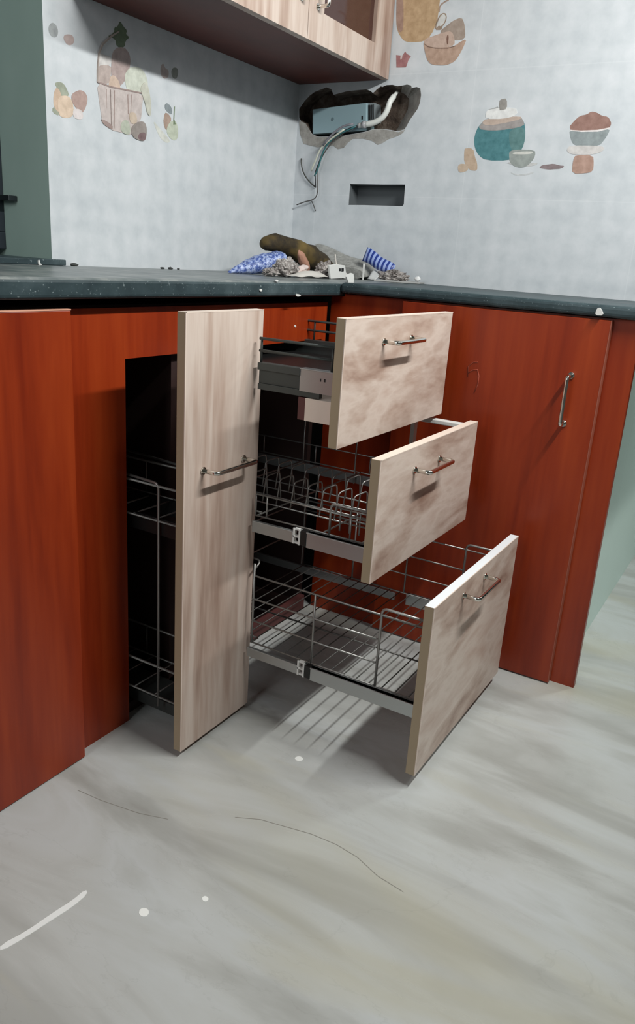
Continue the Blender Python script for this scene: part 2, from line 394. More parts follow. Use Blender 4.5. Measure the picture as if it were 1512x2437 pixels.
picture('fruit_basket_print', 'x', [
 ((206,200,196), [(-0.78,1.273),(-0.769,1.273),(-0.74,1.273),(-0.742,1.259),(-0.781,1.243),(-0.785,1.243)], 1),
 ((182,158,148), [(-0.785,1.248),(-0.743,1.259),(-0.744,1.24),(-0.751,1.218),(-0.786,1.217)], 1),
 ((74,104,62), [(-0.715,1.348),(-0.706,1.339),(-0.694,1.334),(-0.699,1.326),(-0.687,1.323),(-0.701,1.312),(-0.702,1.3),(-0.726,1.295),(-0.73,1.311),(-0.754,1.308),(-0.733,1.32),(-0.731,1.333),(-0.723,1.333)], 1),
 ((170,142,136), [(-0.741,1.28),(-0.728,1.293),(-0.713,1.299),(-0.698,1.299),(-0.686,1.288),(-0.685,1.271),(-0.696,1.242),(-0.72,1.219),(-0.741,1.219),(-0.744,1.244)], 2),
 ((214,178,152), [(-0.75,1.227),(-0.744,1.238),(-0.732,1.24),(-0.719,1.229),(-0.716,1.214),(-0.752,1.213)], 2),
 ((200,206,186), [(-0.705,1.244),(-0.695,1.259),(-0.677,1.27),(-0.649,1.271),(-0.633,1.256),(-0.629,1.235),(-0.668,1.213),(-0.696,1.214)], 2),
 ((196,178,172), [(-0.786,1.217),(-0.747,1.216),(-0.644,1.222),(-0.649,1.199),(-0.654,1.163),(-0.682,1.129),(-0.719,1.131),(-0.746,1.131),(-0.772,1.141),(-0.779,1.176)], 1),
 ((118,92,84), [(-0.748,1.21),(-0.746,1.21),(-0.745,1.139),(-0.747,1.138)], 0),
 ((146,112,102), [(-0.736,1.211),(-0.734,1.211),(-0.737,1.136),(-0.739,1.135)], 0),
 ((146,112,102), [(-0.759,1.209),(-0.758,1.209),(-0.76,1.171),(-0.761,1.171)], 0),
 ((146,112,102), [(-0.696,1.21),(-0.694,1.211),(-0.693,1.171),(-0.695,1.171)], 0),
 ((146,112,102), [(-0.684,1.212),(-0.683,1.213),(-0.686,1.174),(-0.687,1.174)], 0),
 ((150,120,112), [(-0.777,1.15),(-0.743,1.142),(-0.743,1.132),(-0.761,1.136),(-0.772,1.141)], 1),
 ((150,120,112), [(-0.784,1.219),(-0.747,1.217),(-0.646,1.223),(-0.646,1.22),(-0.747,1.214),(-0.785,1.216)], 0),
 ((172,180,156), [(-0.719,1.147),(-0.706,1.159),(-0.691,1.157),(-0.687,1.129),(-0.716,1.13)], 2),
 ((206,178,150), [(-0.693,1.173),(-0.681,1.178),(-0.669,1.176),(-0.666,1.157),(-0.688,1.152)], 2),
 ((140,126,118), [(-0.688,1.145),(-0.665,1.161),(-0.643,1.165),(-0.635,1.152),(-0.638,1.128),(-0.65,1.122),(-0.682,1.126)], 2),
 ((112,78,80), [(-0.663,1.137),(-0.64,1.144),(-0.638,1.128),(-0.65,1.123),(-0.666,1.126)], 2),
 ((196,196,176), [(-0.658,1.231),(-0.639,1.249),(-0.629,1.235),(-0.621,1.204),(-0.622,1.183),(-0.626,1.178),(-0.635,1.185),(-0.639,1.2),(-0.646,1.211)], 2),
 ((160,140,128), [(-0.786,1.217),(-0.784,1.25),(-0.78,1.273),(-0.768,1.293),(-0.745,1.312),(-0.721,1.327),(-0.72,1.325),(-0.742,1.31),(-0.765,1.291),(-0.777,1.272),(-0.781,1.249),(-0.783,1.217)], 0)], wl,
 'printed picture of a basket of fruit with a pineapple')
picture('pear_print', 'x', [
 ((206,208,196), [(-0.613,1.172),(-0.596,1.162),(-0.581,1.154),(-0.551,1.137),(-0.565,1.13),(-0.586,1.136),(-0.603,1.154)], 1),
 ((120,134,140), [(-0.574,1.212),(-0.565,1.217),(-0.553,1.212),(-0.548,1.206),(-0.548,1.194),(-0.562,1.197),(-0.573,1.202)], 1),
 ((170,134,112), [(-0.574,1.195),(-0.562,1.195),(-0.548,1.185),(-0.562,1.169),(-0.568,1.156),(-0.579,1.171)], 1),
 ((184,194,166), [(-0.548,1.182),(-0.533,1.183),(-0.525,1.166),(-0.527,1.146),(-0.54,1.139),(-0.558,1.144),(-0.568,1.156),(-0.562,1.172)], 2),
 ((104,128,84), [(-0.541,1.213),(-0.538,1.214),(-0.54,1.186),(-0.535,1.176),(-0.544,1.174)], 0)], wl,
 'printed pear and sliced fruit on the left tiles')
picture('berry_print', 'x', [
 ((150,156,158), [(-0.91,1.288),(-0.902,1.298),(-0.892,1.299),(-0.885,1.29),(-0.886,1.28),(-0.894,1.273),(-0.907,1.275)], 2),
 ((190,160,154), [(-0.872,1.283),(-0.86,1.288),(-0.847,1.289),(-0.843,1.277),(-0.858,1.267),(-0.871,1.273)], 2)], wl,
 'small faded grey and pink berry print by the window')
picture('olive_print', 'x', [
 ((170,148,142), [(-0.59,1.283),(-0.58,1.298),(-0.573,1.287),(-0.559,1.286),(-0.562,1.268),(-0.583,1.264)], 2),
 ((112,122,110), [(-0.552,1.287),(-0.542,1.296),(-0.528,1.296),(-0.527,1.284),(-0.534,1.272),(-0.548,1.273)], 2)], wl,
 'small dark green berry print under the wall cabinet')
picture('jar_print', 'y', [
 ((38,120,130), [(0.549,1.213),(0.551,1.231),(0.558,1.247),(0.575,1.262),(0.621,1.265),(0.664,1.266),(0.676,1.254),(0.682,1.237),(0.685,1.214),(0.681,1.191),(0.667,1.173),(0.65,1.164),(0.588,1.164),(0.566,1.177),(0.554,1.194)], 1),
 ((62,122,122), [(0.64,1.237),(0.679,1.244),(0.685,1.214),(0.681,1.191),(0.66,1.178),(0.644,1.206)], 2),
 ((150,140,136), [(0.555,1.239),(0.567,1.256),(0.575,1.263),(0.664,1.267),(0.675,1.255),(0.678,1.244),(0.64,1.237),(0.596,1.234)], 1),
 ((196,166,146), [(0.565,1.253),(0.575,1.263),(0.621,1.264),(0.664,1.267),(0.671,1.26),(0.623,1.251),(0.58,1.246)], 1),
 ((226,226,224), [(0.572,1.277),(0.58,1.285),(0.65,1.288),(0.658,1.269),(0.622,1.261),(0.574,1.262)], 1),
 ((168,172,172), [(0.579,1.284),(0.603,1.29),(0.605,1.287),(0.583,1.284)], 0),
 ((140,134,126), [(0.605,1.302),(0.609,1.307),(0.624,1.308),(0.628,1.284),(0.613,1.281),(0.608,1.282)], 1)], wr,
 'printed teal jar with white lid on the right tiles')
picture('cup_print', 'y', [
 ((192,196,198), [(0.656,1.137),(0.673,1.132),(0.696,1.132),(0.721,1.138),(0.713,1.132),(0.691,1.128),(0.67,1.129)], 1),
 ((192,192,190), [(0.643,1.157),(0.651,1.161),(0.709,1.158),(0.727,1.159),(0.721,1.153),(0.699,1.149)], 1),
 ((140,150,144), [(0.648,1.178),(0.649,1.186),(0.664,1.19),(0.714,1.189),(0.717,1.175),(0.709,1.16),(0.696,1.149),(0.682,1.147),(0.667,1.15),(0.653,1.159)], 1),
 ((206,206,196), [(0.655,1.179),(0.661,1.184),(0.705,1.186),(0.71,1.183),(0.706,1.179),(0.677,1.178)], 2)], wr,
 'printed grey green cup and saucer below the jar')
picture('ginger_print', 'y', [
 ((196,160,126), [(0.525,1.19),(0.529,1.194),(0.55,1.193),(0.556,1.175),(0.566,1.157),(0.568,1.139),(0.548,1.14),(0.529,1.157)], 1),
 ((204,172,140), [(0.512,1.153),(0.524,1.157),(0.54,1.153),(0.543,1.14),(0.524,1.134),(0.515,1.137)], 1)], wr,
 'printed tan ginger root beside the jar')
picture('seed_print', 'y', [
 ((128,104,106), [(0.73,1.147),(0.738,1.154),(0.752,1.155),(0.766,1.157),(0.78,1.153),(0.795,1.152),(0.787,1.145),(0.768,1.144),(0.757,1.143),(0.74,1.145)], 1)], wr,
 'printed scattering of dark seeds')
picture('spice_bowl_print', 'y', [
 ((150,94,76), [(0.792,1.242),(0.795,1.245),(0.802,1.254),(0.813,1.264),(0.829,1.266),(0.838,1.273),(0.852,1.27),(0.864,1.263),(0.88,1.26),(0.886,1.252),(0.89,1.245),(0.887,1.234),(0.861,1.23),(0.795,1.231)], 1),
 ((128,142,144), [(0.792,1.234),(0.822,1.229),(0.861,1.23),(0.889,1.234),(0.886,1.221),(0.878,1.207),(0.87,1.197),(0.841,1.196),(0.811,1.197),(0.799,1.212)], 1),
 ((232,222,220), [(0.794,1.233),(0.822,1.231),(0.861,1.232),(0.888,1.237),(0.888,1.234),(0.862,1.228),(0.822,1.228),(0.796,1.231)], 0),
 ((206,200,196), [(0.793,1.189),(0.798,1.197),(0.814,1.198),(0.867,1.197),(0.883,1.194),(0.881,1.184),(0.857,1.177),(0.817,1.177),(0.798,1.181)], 2),
 ((178,126,102), [(0.817,1.176),(0.859,1.177),(0.864,1.157),(0.865,1.139),(0.846,1.135),(0.816,1.134),(0.813,1.155),(0.814,1.17)], 1)], wr,
 'printed bowl of brown spice on a small stand')
picture('jug_print', 'y', [
 ((196,150,96), [(0.29,1.589),(0.289,1.56),(0.291,1.53),(0.294,1.5),(0.299,1.482),(0.31,1.466),(0.324,1.453),(0.35,1.45),(0.38,1.45),(0.398,1.462),(0.412,1.494),(0.413,1.524),(0.414,1.547),(0.412,1.578)], 1),
 ((166,120,98), [(0.29,1.56),(0.309,1.556),(0.315,1.506),(0.316,1.479),(0.305,1.474),(0.295,1.495),(0.291,1.53)], 2),
 ((160,126,104), [(0.414,1.513),(0.412,1.524),(0.417,1.532),(0.426,1.537),(0.436,1.541),(0.439,1.538),(0.427,1.534),(0.417,1.527),(0.416,1.514)], 0)], wr,
 'printed orange jug at the top of the right tiles')
picture('egg_bowl_print', 'y', [
 ((150,120,94), [(0.407,1.474),(0.408,1.49),(0.416,1.507),(0.426,1.512),(0.435,1.509),(0.438,1.498),(0.434,1.487),(0.426,1.479),(0.427,1.473)], 1),
 ((206,206,202), [(0.41,1.477),(0.412,1.488),(0.418,1.503),(0.426,1.51),(0.433,1.506),(0.435,1.498),(0.431,1.488),(0.423,1.481),(0.417,1.484)], 1),
 ((158,134,116), [(0.42,1.469),(0.44,1.482),(0.456,1.492),(0.478,1.498),(0.487,1.484),(0.492,1.467),(0.494,1.448),(0.466,1.446),(0.438,1.453)], 1),
 ((198,160,138), [(0.378,1.45),(0.386,1.457),(0.402,1.46),(0.428,1.466),(0.454,1.47),(0.465,1.452),(0.467,1.436),(0.441,1.431),(0.414,1.434),(0.39,1.439)], 1),
 ((120,72,52), [(0.445,1.44),(0.442,1.456),(0.446,1.463),(0.449,1.453),(0.448,1.438)], 1),
 ((184,140,112), [(0.378,1.449),(0.39,1.44),(0.414,1.433),(0.45,1.432),(0.47,1.435),(0.482,1.443),(0.498,1.448),(0.493,1.433),(0.485,1.417),(0.474,1.4),(0.458,1.393),(0.441,1.391),(0.412,1.394),(0.399,1.4),(0.388,1.418)], 1),
 ((120,84,66), [(0.38,1.446),(0.392,1.438),(0.414,1.433),(0.45,1.431),(0.471,1.435),(0.471,1.433),(0.45,1.429),(0.414,1.431),(0.392,1.436),(0.38,1.444)], 0)], wr,
 'printed terracotta bowl of eggs below the jug')
picture('red_pot_print', 'y', [
 ((168,92,94), [(0.302,1.423),(0.318,1.421),(0.321,1.421),(0.328,1.43),(0.333,1.424),(0.346,1.418),(0.34,1.41),(0.337,1.4),(0.334,1.392),(0.306,1.393)], 0),
 ((206,190,186), [(0.315,1.421),(0.32,1.421),(0.321,1.416),(0.316,1.409)], 1)], wr,
 'small printed red pot near the wall cabinet')
# grey mortar smeared round the broken hole
bm = B()
slab(bm, 'y', 0.0, -0.0006, [(0.005,1.269),(0.017,1.267),(0.028,1.263),(0.039,1.248),(0.052,1.234),(0.072,1.226),(0.117,1.226),(0.158,1.229),(0.19,1.232),(0.226,1.237),(0.25,1.243),(0.28,1.243),(0.304,1.24),(0.329,1.235),(0.348,1.241),(0.343,1.233),(0.327,1.225),(0.301,1.218),(0.284,1.209),(0.269,1.204),(0.25,1.214),(0.222,1.22),(0.188,1.22),(0.173,1.21),(0.161,1.197),(0.142,1.194),(0.125,1.204),(0.096,1.201),(0.074,1.199),(0.047,1.204),(0.025,1.209),(0.011,1.235)], sm=0)
obj('mortar_smear', bm, M['render'], wr, label='grey mortar smeared below the broken hole')

# ------------------------------------------------------------------ worktop
wt = thing('worktop', (0.2, -0.2, ZC), 'dark granite L-shaped worktop running under the tiled corner', 'worktop')
bm = B(); box(bm, 0.001, XF+0.035, -2.4, -0.001, 0.8140, ZC)
for f in bm.faces:
    if abs(f.calc_center_median().z-ZC) < 1e-4: f.material_index = 1
obj('slab', bm, [M['granite'], M['granite_top']], wt, bevel=0.007, seg=3)
bm = B(); box(bm, XF+0.0362, 1.24, YR-0.022, -0.001, 0.8215, ZC)
obj('slab', bm, [M['granite']], wt, bevel=0.008, seg=3)
bm = B(); slab(bm, 'x', XF+0.0352, XF+0.038, [(-0.437,0.861),(-0.403,0.869),(-0.394,0.855),(-0.398,0.836),(-0.405,0.814),(-0.413,0.812),(-0.414,0.836),(-0.425,0.849)], sm=1)
obj('plaster_drip', bm, M['white_pl'], wt, label='white plaster drip on the worktop edge')
bm = B(); slab(bm, 'x', XF+0.0352, XF+0.0372, [(-0.785,0.83),(-0.777,0.83),(-0.777,0.825),(-0.784,0.825)], sm=1)
obj('plaster_drip', bm, M['white_pl'], wt, label='white plaster drip on the worktop edge')
bm = B(); slab(bm, 'x', XF+0.0352, XF+0.0368, [(-0.729,0.849),(-0.718,0.847),(-0.721,0.844),(-0.73,0.845)], sm=1)
obj('plaster_drip', bm, M['white_pl'], wt, label='white plaster drip on the worktop edge')
bm = B(); slab(bm, 'x', XF+0.0352, XF+0.0368, [(-0.649,0.82),(-0.634,0.819),(-0.627,0.815),(-0.647,0.814)], sm=1)
obj('plaster_drip', bm, M['white_pl'], wt, label='white plaster drip on the worktop edge')
bm = B(); slab(bm, 'y', YR-0.0222, YR-0.028, [(1.024,0.824),(1.024,0.834),(1.028,0.84),(1.034,0.836),(1.04,0.825)], sm=1)
obj('plaster_blob', bm, M['white_pl'], wt, label='white plaster blob under the right worktop edge')

# ------------------------------------------------------------------ handles
def handle(parent, p0, p1, out, r=0.0042, standoff=0.03, label=None):
    """round bar with two bent legs that meet the door; p0, p1 on the door face, out = unit normal"""
    p0 = Vector(p0); p1 = Vector(p1); out = Vector(out); d = (p1-p0).normalized()
    bm = B()
    tube(bm, fillet([p0, p0+out*standoff, p1+out*standoff, p1], 0.007, 6), r, 10)
    for p in (p0, p1):
        tube(bm, [p, p+out*0.0022], r*1.6, 12)
    return obj('handle', bm, M['chrome'], parent, smooth=False, label=label)

# ------------------------------------------------------------------ left base cabinet
cb = thing('base_cabinet', (0.2, -0.9, 0), 'red laminate base cabinet along the left wall with open pull-outs', 'cabinet')
YE = -2.35
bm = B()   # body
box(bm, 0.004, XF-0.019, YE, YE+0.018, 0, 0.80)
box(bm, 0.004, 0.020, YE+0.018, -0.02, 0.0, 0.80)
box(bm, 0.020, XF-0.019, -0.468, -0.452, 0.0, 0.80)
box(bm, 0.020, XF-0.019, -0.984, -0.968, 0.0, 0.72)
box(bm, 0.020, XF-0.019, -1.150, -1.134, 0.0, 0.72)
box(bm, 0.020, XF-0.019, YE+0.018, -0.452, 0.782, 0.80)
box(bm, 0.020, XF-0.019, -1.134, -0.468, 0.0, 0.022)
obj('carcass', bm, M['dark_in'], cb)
bm = B()   # face frame round the two openings
box(bm, XF-0.018, XF, YE, -1.1236, 0.0, 0.7969)
box(bm, XF-0.018, XF, -1.1236, -0.448, 0.7117, 0.7969)
box(bm, XF-0.018, XF, -0.4655, -0.448, 0.655, 0.7117)
obj('face_frame', bm, M['red'], cb)
bm = B(); box(bm, XF-0.018, XF-0.002, -0.968, -0.4655, 0.0, 0.040); obj('kick_board', bm, M['plum'], cb, label='plum kick board at the foot of the drawer opening')
bm = B(); box(bm, XF+0.0005, XF+0.0210, -1.82, -1.2584, 0.002, 0.797)
d = obj('door', bm, M['red'], cb, bevel=0.0015, label='closed red laminate door at the left edge')
bm = B(); box(bm, XF+0.0005, XF+0.0212, -1.82, -1.2582, 0.7972, 0.7990); obj('edge_band', bm, M['red_edge'], d, label='pale edge band on top of the red door')
bm = B(); box(bm, XF+0.0005, XF+0.0210, -2.34, -1.824, 0.002, 0.799); obj('door', bm, M['red'], cb, bevel=0.0015)
bm = B(); slab(bm, 'x', XF, XF+0.0008, [(-0.593,0.749),(-0.586,0.749),(-0.583,0.744),(-0.59,0.744)], sm=1); obj('screw_cap', bm, M['white_pl'], cb, label='tiny white screw head on the red rail')

def front(name, xf, y0, y1, z0, z1, t, m, parent, top=None, left=None, label=None):
    """drawer front: laminate board with edge bands"""
    bm = B(); box(bm, xf-t, xf, y0, y1, z0, z1)
    mats = [m, left or M['edge'], top or M['edge_cream']]
    for f in bm.faces:
        c = f.calc_center_median()
        if abs(c.y-y0) < 1e-5: f.material_index = 1
        elif abs(c.z-z1) < 1e-5: f.material_index = 2
    o = obj(name, bm, mats, parent, bevel=0.0008, label=label)
    bm = B(); e = 0.0006
    box(bm, xf-0.0012, xf+0.0003, y0-0.0002, y0+0.0014, z0, z1)
    box(bm, xf-0.0012, xf+0.0003, y0, y1, z1-0.0014, z1+0.0002)
    obj('edge_strip', bm, M['edge_cream'], o, label='pale edge strip')
    return o

# tall bottle pull-out
po = front('pull_out', 0.5623, -1.1573, -0.9467, 0.012, 0.8045, 0.0172, M['wood_v'], cb, label='tall narrow ash wood front of the bottle pull-out')
handle(po, (0.5623, -1.108, 0.5425), (0.5623, -0.993, 0.5425), (1, 0, 0), label='slim chrome bar handle')
bm = B()
R = 0.002
for z in (0.43, 0.07):
    for zz in (z, z+0.065):
        tube(bm, fillet([(0.535, -1.110, zz), (0.06, -1.110, zz), (0.06, -0.995, zz), (0.535, -0.995, zz)], 0.02), R if zz == z else R*1.2, 6)
    for k in range(9):
        x = 0.09+k*0.052; rod(bm, (x, -1.110, z), (x, -0.995, z), 0.0015)
    for k in range(4):
        x = 0.06+k*0.135
        rod(bm, (x, -1.110, z), (x, -1.110, z+0.065), 0.0015); rod(bm, (x, -0.995, z), (x, -0.995, z+0.065), 0.0015)
for y in (-1.110, -0.995):
    tube(bm, fillet([(0.465, y, 0.05), (0.465, y, 0.500), (0.10, y, 0.515)], 0.012), 0.0024, 8)
obj('wire_basket', bm, M['wire'], po, label='two-tier chrome wire bottle rack')
bm = B()
box(bm, 0.05, 0.530, -1.104, -1.098, 0.400, 0.432); box(bm, 0.545-0.012, 0.545, -1.12, -0.985, 0.385, 0.47)
box(bm, 0.05, 0.530, -1.010, -1.004, 0.400, 0.432)
obj('basket_frame', bm, M['black'], po, bevel=0.001, label='dark metal frame of the middle basket')
bm = B(); box(bm, 0.06, 0.540, -1.09, -1.02, 0.024, 0.048); obj('runner', bm, M['zinc_shaded'], po, bevel=0.001)
bm = B(); box(bm, 0.528, 0.5445, -1.12, -1.10, 0.02, 0.04); obj('bracket', bm, M['white_pl'], po, bevel=0.002, label='small white foot bracket')

YL, YQ = -0.9823, -0.519
XS = 0.572      # the left runners reach back to just in front of the bottle pull-out
def rods_side(bm, y, x0, x1, zs, posts, zb, r=0.0018):
    for z in zs: rod(bm, (x0, y, z), (x1, y, z), r)
    for x in posts: rod(bm, (x, y, zb), (x, y, max(zs)), r*1.15)

# top drawer
d1 = front('drawer', 0.7477, YL, YQ, 0.5905, 0.8068, 0.018, M['wood_h'], cb, label='top drawer front in pale ash wood laminate')
handle(d1, (0.7477, -0.838, 0.763), (0.7477, -0.722, 0.763), (1, 0, 0), label='short chrome bar handle')
XB = 0.7295
bm = B()
box(bm, 0.660, XB, -0.535, -0.529, 0.677, 0.7145)
obj('side_bracket', bm, M['steel'], d1, bevel=0.0006)
bm = B()
slab(bm, 'x', 0.660, XB, [(-0.972, 0.677), (-0.966, 0.677), (-0.966, 0.7145), (-0.955, 0.7145), (-0.955, 0.7165), (-0.974, 0.7165), (-0.974, 0.7145), (-0.972, 0.7145)], 0, 0)
s = obj('side_bracket', bm, M['steel'], d1, bevel=0.0006, label='bright steel bracket behind the top front')
bm = B()
for (x, a) in ((0.7005, 0.0018), (0.708, 0.0028), (0.7245, 0.0028)): box(bm, x, x+a, -0.9726, -0.9715, 0.6985, 0.7035)
obj('slot', bm, M['black'], s)
for (y0, y1) in ((-0.974, -0.958), (-0.543, -0.527)):
    bm = B()
    xa = XS if y0 < -0.9 else 0.06
    box(bm, xa, 0.660, y0, y1, 0.703, 0.7155); box(bm, xa, 0.700, y0+0.003, y1-0.003, 0.6680, 0.6790)
    box(bm, xa, 0.660, (y0+y1)/2-0.002, (y0+y1)/2+0.002, 0.679, 0.703)
    obj('runner', bm, M['zinc_shaded'], d1, bevel=0.0006)
for y in (-0.969, -0.532):
    bm = B()
    for z in (0.736, 0.757):
        tube(bm, [(XS if y < -0.9 else 0.10, y, z), (0.728, y, z)], 0.0026, 8)
    for x in ((0.576, 0.72) if y < -0.9 else (0.12, 0.42, 0.72)): rod(bm, (x, y, 0.716), (x, y, 0.757), 0.0022)
    obj('gallery_rail', bm, M['zinc_shaded'], d1, label='double steel gallery rail')
bm = B(); box(bm, 0.673, XB, -0.972, -0.529, 0.6270, 0.6665); obj('batten', bm, M['edge_cream'], d1, bevel=0.0008, label='beige batten behind the top front')
bm = B(); box(bm, 0.659, 0.6728, -0.9715, -0.5295, 0.6275, 0.6665); obj('batten', bm, M['plum'], d1, label='plum strip behind the batten')  # thin box in a darker plum tone behind the beige batten
bm = B(); box(bm, 0.06, 0.660, -0.940, -0.546, 0.680, 0.686); obj('tray', bm, M['black'], d1, label='tray of the top drawer, darkened for shade')  # tray coloured black to stand for the shade inside the drawer

# middle drawer
d2_ = front('drawer', 0.8324, YL, YQ, 0.3659, 0.5872, 0.018, M['wood_h'], cb, label='middle drawer front in pale ash wood laminate')
handle(d2_, (0.8324, -0.838, 0.543), (0.8324, -0.722, 0.543), (1, 0, 0), label='short chrome bar handle')
XB2 = 0.8142
def runner_set(dr, xb, z, xs, y0=-0.972, y1=-0.529, h=0.03):
    for (a, b) in ((y0, y0+0.010), (y1-0.010, y1)):
        bm = B(); box(bm, xs, xb, a, b, z, z+h); box(bm, xs, xb, a-0.002, b+0.002, z+h-0.002, z+h)
        box(bm, XS if a < -0.9 else 0.06, xs-0.03, a+0.001, b-0.001, z+0.002, z+h-0.006)
        obj('runner', bm, M['steel'], dr, bevel=0.0008, label='bright steel drawer runner')
    bm = B(); box(bm, xs-0.012, xs, y0-0.001, y0+0.011, z+0.002, z+h+0.001); obj('stop_block', bm, M['black'], dr, bevel=0.001)
    bm = B(); zz = z+0.001
    box(bm, xs-0.030, xs-0.013, y0+0.003, y0+0.009, zz+0.026, zz+0.030); box(bm, xs-0.030, xs-0.013, y0+0.003, y0+0.009, zz, zz+0.004)
    box(bm, xs-0.0165, xs-0.013, y0-0.001, y0+0.009, zz, zz+0.030); box(bm, xs-0.030, xs-0.0265, y0+0.001, y0+0.009, zz, zz+0.030)
    box(bm, xs-0.030, xs-0.013, y0+0.001, y0+0.009, zz+0.013, zz+0.016)
    obj('catch', bm, M['white_pl'], dr, bevel=0.0005, label='white plastic release catch')
runner_set(d2_, XB2, 0.396, 0.693)
bm = B(); r = 0.0017
for y in (-0.960, -0.541):
    xa = XS if y < -0.9 else 0.12
    rod(bm, (xa, y, 0.470), (XB2, y, 0.470), r); rod(bm, (xa, y, 0.428), (XB2, y, 0.428), r)
    tube(bm, fillet([(0.733, y, 0.428), (0.733, y, 0.486), (XB2, y, 0.486)], 0.010), 0.0024, 8)
    for x in ((XS, 0.597, 0.775) if y < -0.9 else (0.12, 0.30, 0.45, 0.597, 0.775)): rod(bm, (x, y, 0.428), (x, y, 0.470), r)
for x in (0.12, 0.27, 0.42, 0.575, 0.72, 0.80):
    rod(bm, (x, -0.960 if x > XS else -0.938, 0.428), (x, -0.541, 0.428), r)
tube(bm, fillet([(0.10, -0.938, 0.43), (0.10, -0.938, 0.50), (0.10, -0.541, 0.50), (0.10, -0.541, 0.43)], .02), 0.002, 6)
for x in (0.740, 0.760, 0.780, 0.800): rod(bm, (x, -0.935, 0.430), (x, -0.935, 0.472), r)
rod(bm, (0.735, -0.935, 0.455), (0.81, -0.935, 0.455), r); rod(bm, (0.735, -0.935, 0.472), (0.81, -0.935, 0.472), r)
for y in (-0.52-0.028,):
    rod(bm, (0.12, -0.938, 0.428), (XS, -0.938, 0.428), r); rod(bm, (0.42, y, 0.43), (0.42, y, 0.53), 0.0020); rod(bm, (0.562, y, 0.40), (0.562, y, 0.50), 0.0020)
obj('wire_basket', bm, M['wire'], d2_, label='chrome wire basket of the middle drawer')
bm = B()
for yy in (-0.885, -0.790):
    for k in range(17):
        x = 0.205+k*0.033
        tube(bm, fillet([(x, yy, 0.428), (x+0.004, yy+0.004, 0.482), (x+0.012, yy+0.040, 0.486), (x+0.012, yy+0.048, 0.428)], 0.008, 4), 0.0016, 6)
    rod(bm, (0.19, yy, 0.428), (0.80, yy, 0.428), r); rod(bm, (0.19, yy+0.048, 0.428), (0.80, yy+0.048, 0.428), r)
obj('plate_rack', bm, M['wire'], d2_, label='row of chrome wire plate holders')
bm = B()
box(bm, 0.700, XB2, -0.548, -0.530, 0.572, 0.582); box(bm, 0.690, 0.700, -0.548, -0.530, 0.440, 0.582)
obj('side_rail', bm, M['white_pl'], d2_, bevel=0.002, label='pale grey side rail at the right of the middle drawer')

# bottom drawer
d3 = front('drawer', 0.9554, YL, YQ, 0.026, 0.3569, 0.018, M['wood_h'], cb, top=M['edge_white'], label='deep bottom drawer front with a white top edge')
handle(d3, (0.9554, -0.842, 0.331), (0.9554, -0.727, 0.331), (1, 0, 0), label='short chrome bar handle')
XB3 = 0.9372
runner_set(d3, XB3, 0.133, 0.720, h=0.027)
bm = B(); r = 0.0018; zb = 0.162
for y in (-0.960, -0.541):
    for z in (0.305, 0.256, 0.209, zb):
        rod(bm, (XS if y < -0.9 else 0.43, y, z), (XB3 if z in (0.305, zb) else 0.851, y, z), r)
    for x in (0.575, 0.714): rod(bm, (x, y, zb), (x, y, 0.330 if x < 0.6 else 0.306), r*1.2)
    yy = -0.938 if y < -0.9 else y; rod(bm, (0.43, yy, zb), (0.575, yy, zb), r); rod(bm, (0.575, yy, zb), (0.575, y, zb), r)
    tube(bm, fillet([(0.851, y, zb), (0.851, y, 0.318), (XB3, y, 0.318)], 0.012), 0.0026, 8)
    tube(bm, fillet([(0.43, yy, zb), (0.43, yy, 0.330), (0.575, yy, 0.330), (0.575, y, 0.318)], 0.012), 0.002, 8)
for z in (0.330, 0.256): rod(bm, (0.43, -0.938, z), (0.43, -0.541, z), r)
wb3 = obj('wire_basket', bm, M['wire'], d3, label='deep chrome wire basket of the bottom drawer')

bm = B()
for k in range(20):
    x = 0.440+k*0.0265; rod(bm, (x, -0.960 if x > XS else -0.938, zb), (x, -0.541, zb), 0.0013)
for y in (-0.82, -0.68): rod(bm, (0.43, y, zb-0.003), (XB3, y, zb-0.003), 0.0018)
obj('base_grid', bm, M['wire_thin'], wb3, label='thin wires across the bottom of the basket')

# ------------------------------------------------------------------ right base cabinet
rb = thing('base_cabinet', (0.8, -0.25, 0), 'dark red base cabinet below the right worktop with one door', 'cabinet')
bm = B()
box(bm, 0.440, 1.036, YR+0.020, YR+0.036, 0.0, 0.80); box(bm, 0.440, 0.456, YR+0.036, -0.02, 0, 0.80); box(bm, 0.456, 1.036, YR+0.036, -0.02, 0.784, 0.80)
obj('carcass', bm, M['dark_in'], rb)
bm = B(); slab(bm, 'y', YR+0.0190, YR+0.0020, [(XF+0.0015, 0.0), (1.1098, 0.0), (1.1098, 0.8195), (0.4385, 0.8195), (0.4385, 0.8130), (XF+0.0015, 0.8130)], 0, 0); obj('face_frame', bm, M['red'], rb, label='flat red frame and end stile')
bm = B(); box(bm, 0.60, 1.0557, YR-0.018, YR+0.0015, 0.003, 0.8160)
dr = obj('door', bm, M['red'], rb, bevel=0.0015)
bm = B(); box(bm, 1.0545, 1.0560, YR-0.0184, YR+0.0015, 0.003, 0.8165)
obj('edge_strip', bm, M['red_edge2'] if 'red_edge2' in M else mat('pale_red_edge', (150, 84, 66), 0.5), dr, label='paler edge of the red door')  # edge strip set paler than the door laminate
handle(dr, (0.995, YR-0.018, 0.700), (0.995, YR-0.018, 0.600), (0, -1, 0), r=0.0045, label='upright chrome bar handle')
bm = B()
for L in ([(0.774,0.669),(0.772,0.691),(0.783,0.702),(0.793,0.703)], [(0.773,0.676),(0.784,0.685),(0.794,0.687),(0.799,0.674),(0.799,0.655),(0.793,0.636)]):
    tube(bm, [(a, YR-0.0182, b) for a, b in L], 0.0011, 5)
obj('chalk_mark', bm, mat('rubbed_chalk', (150, 70, 50), 0.8), dr, label='faint chalk numeral on the red door')

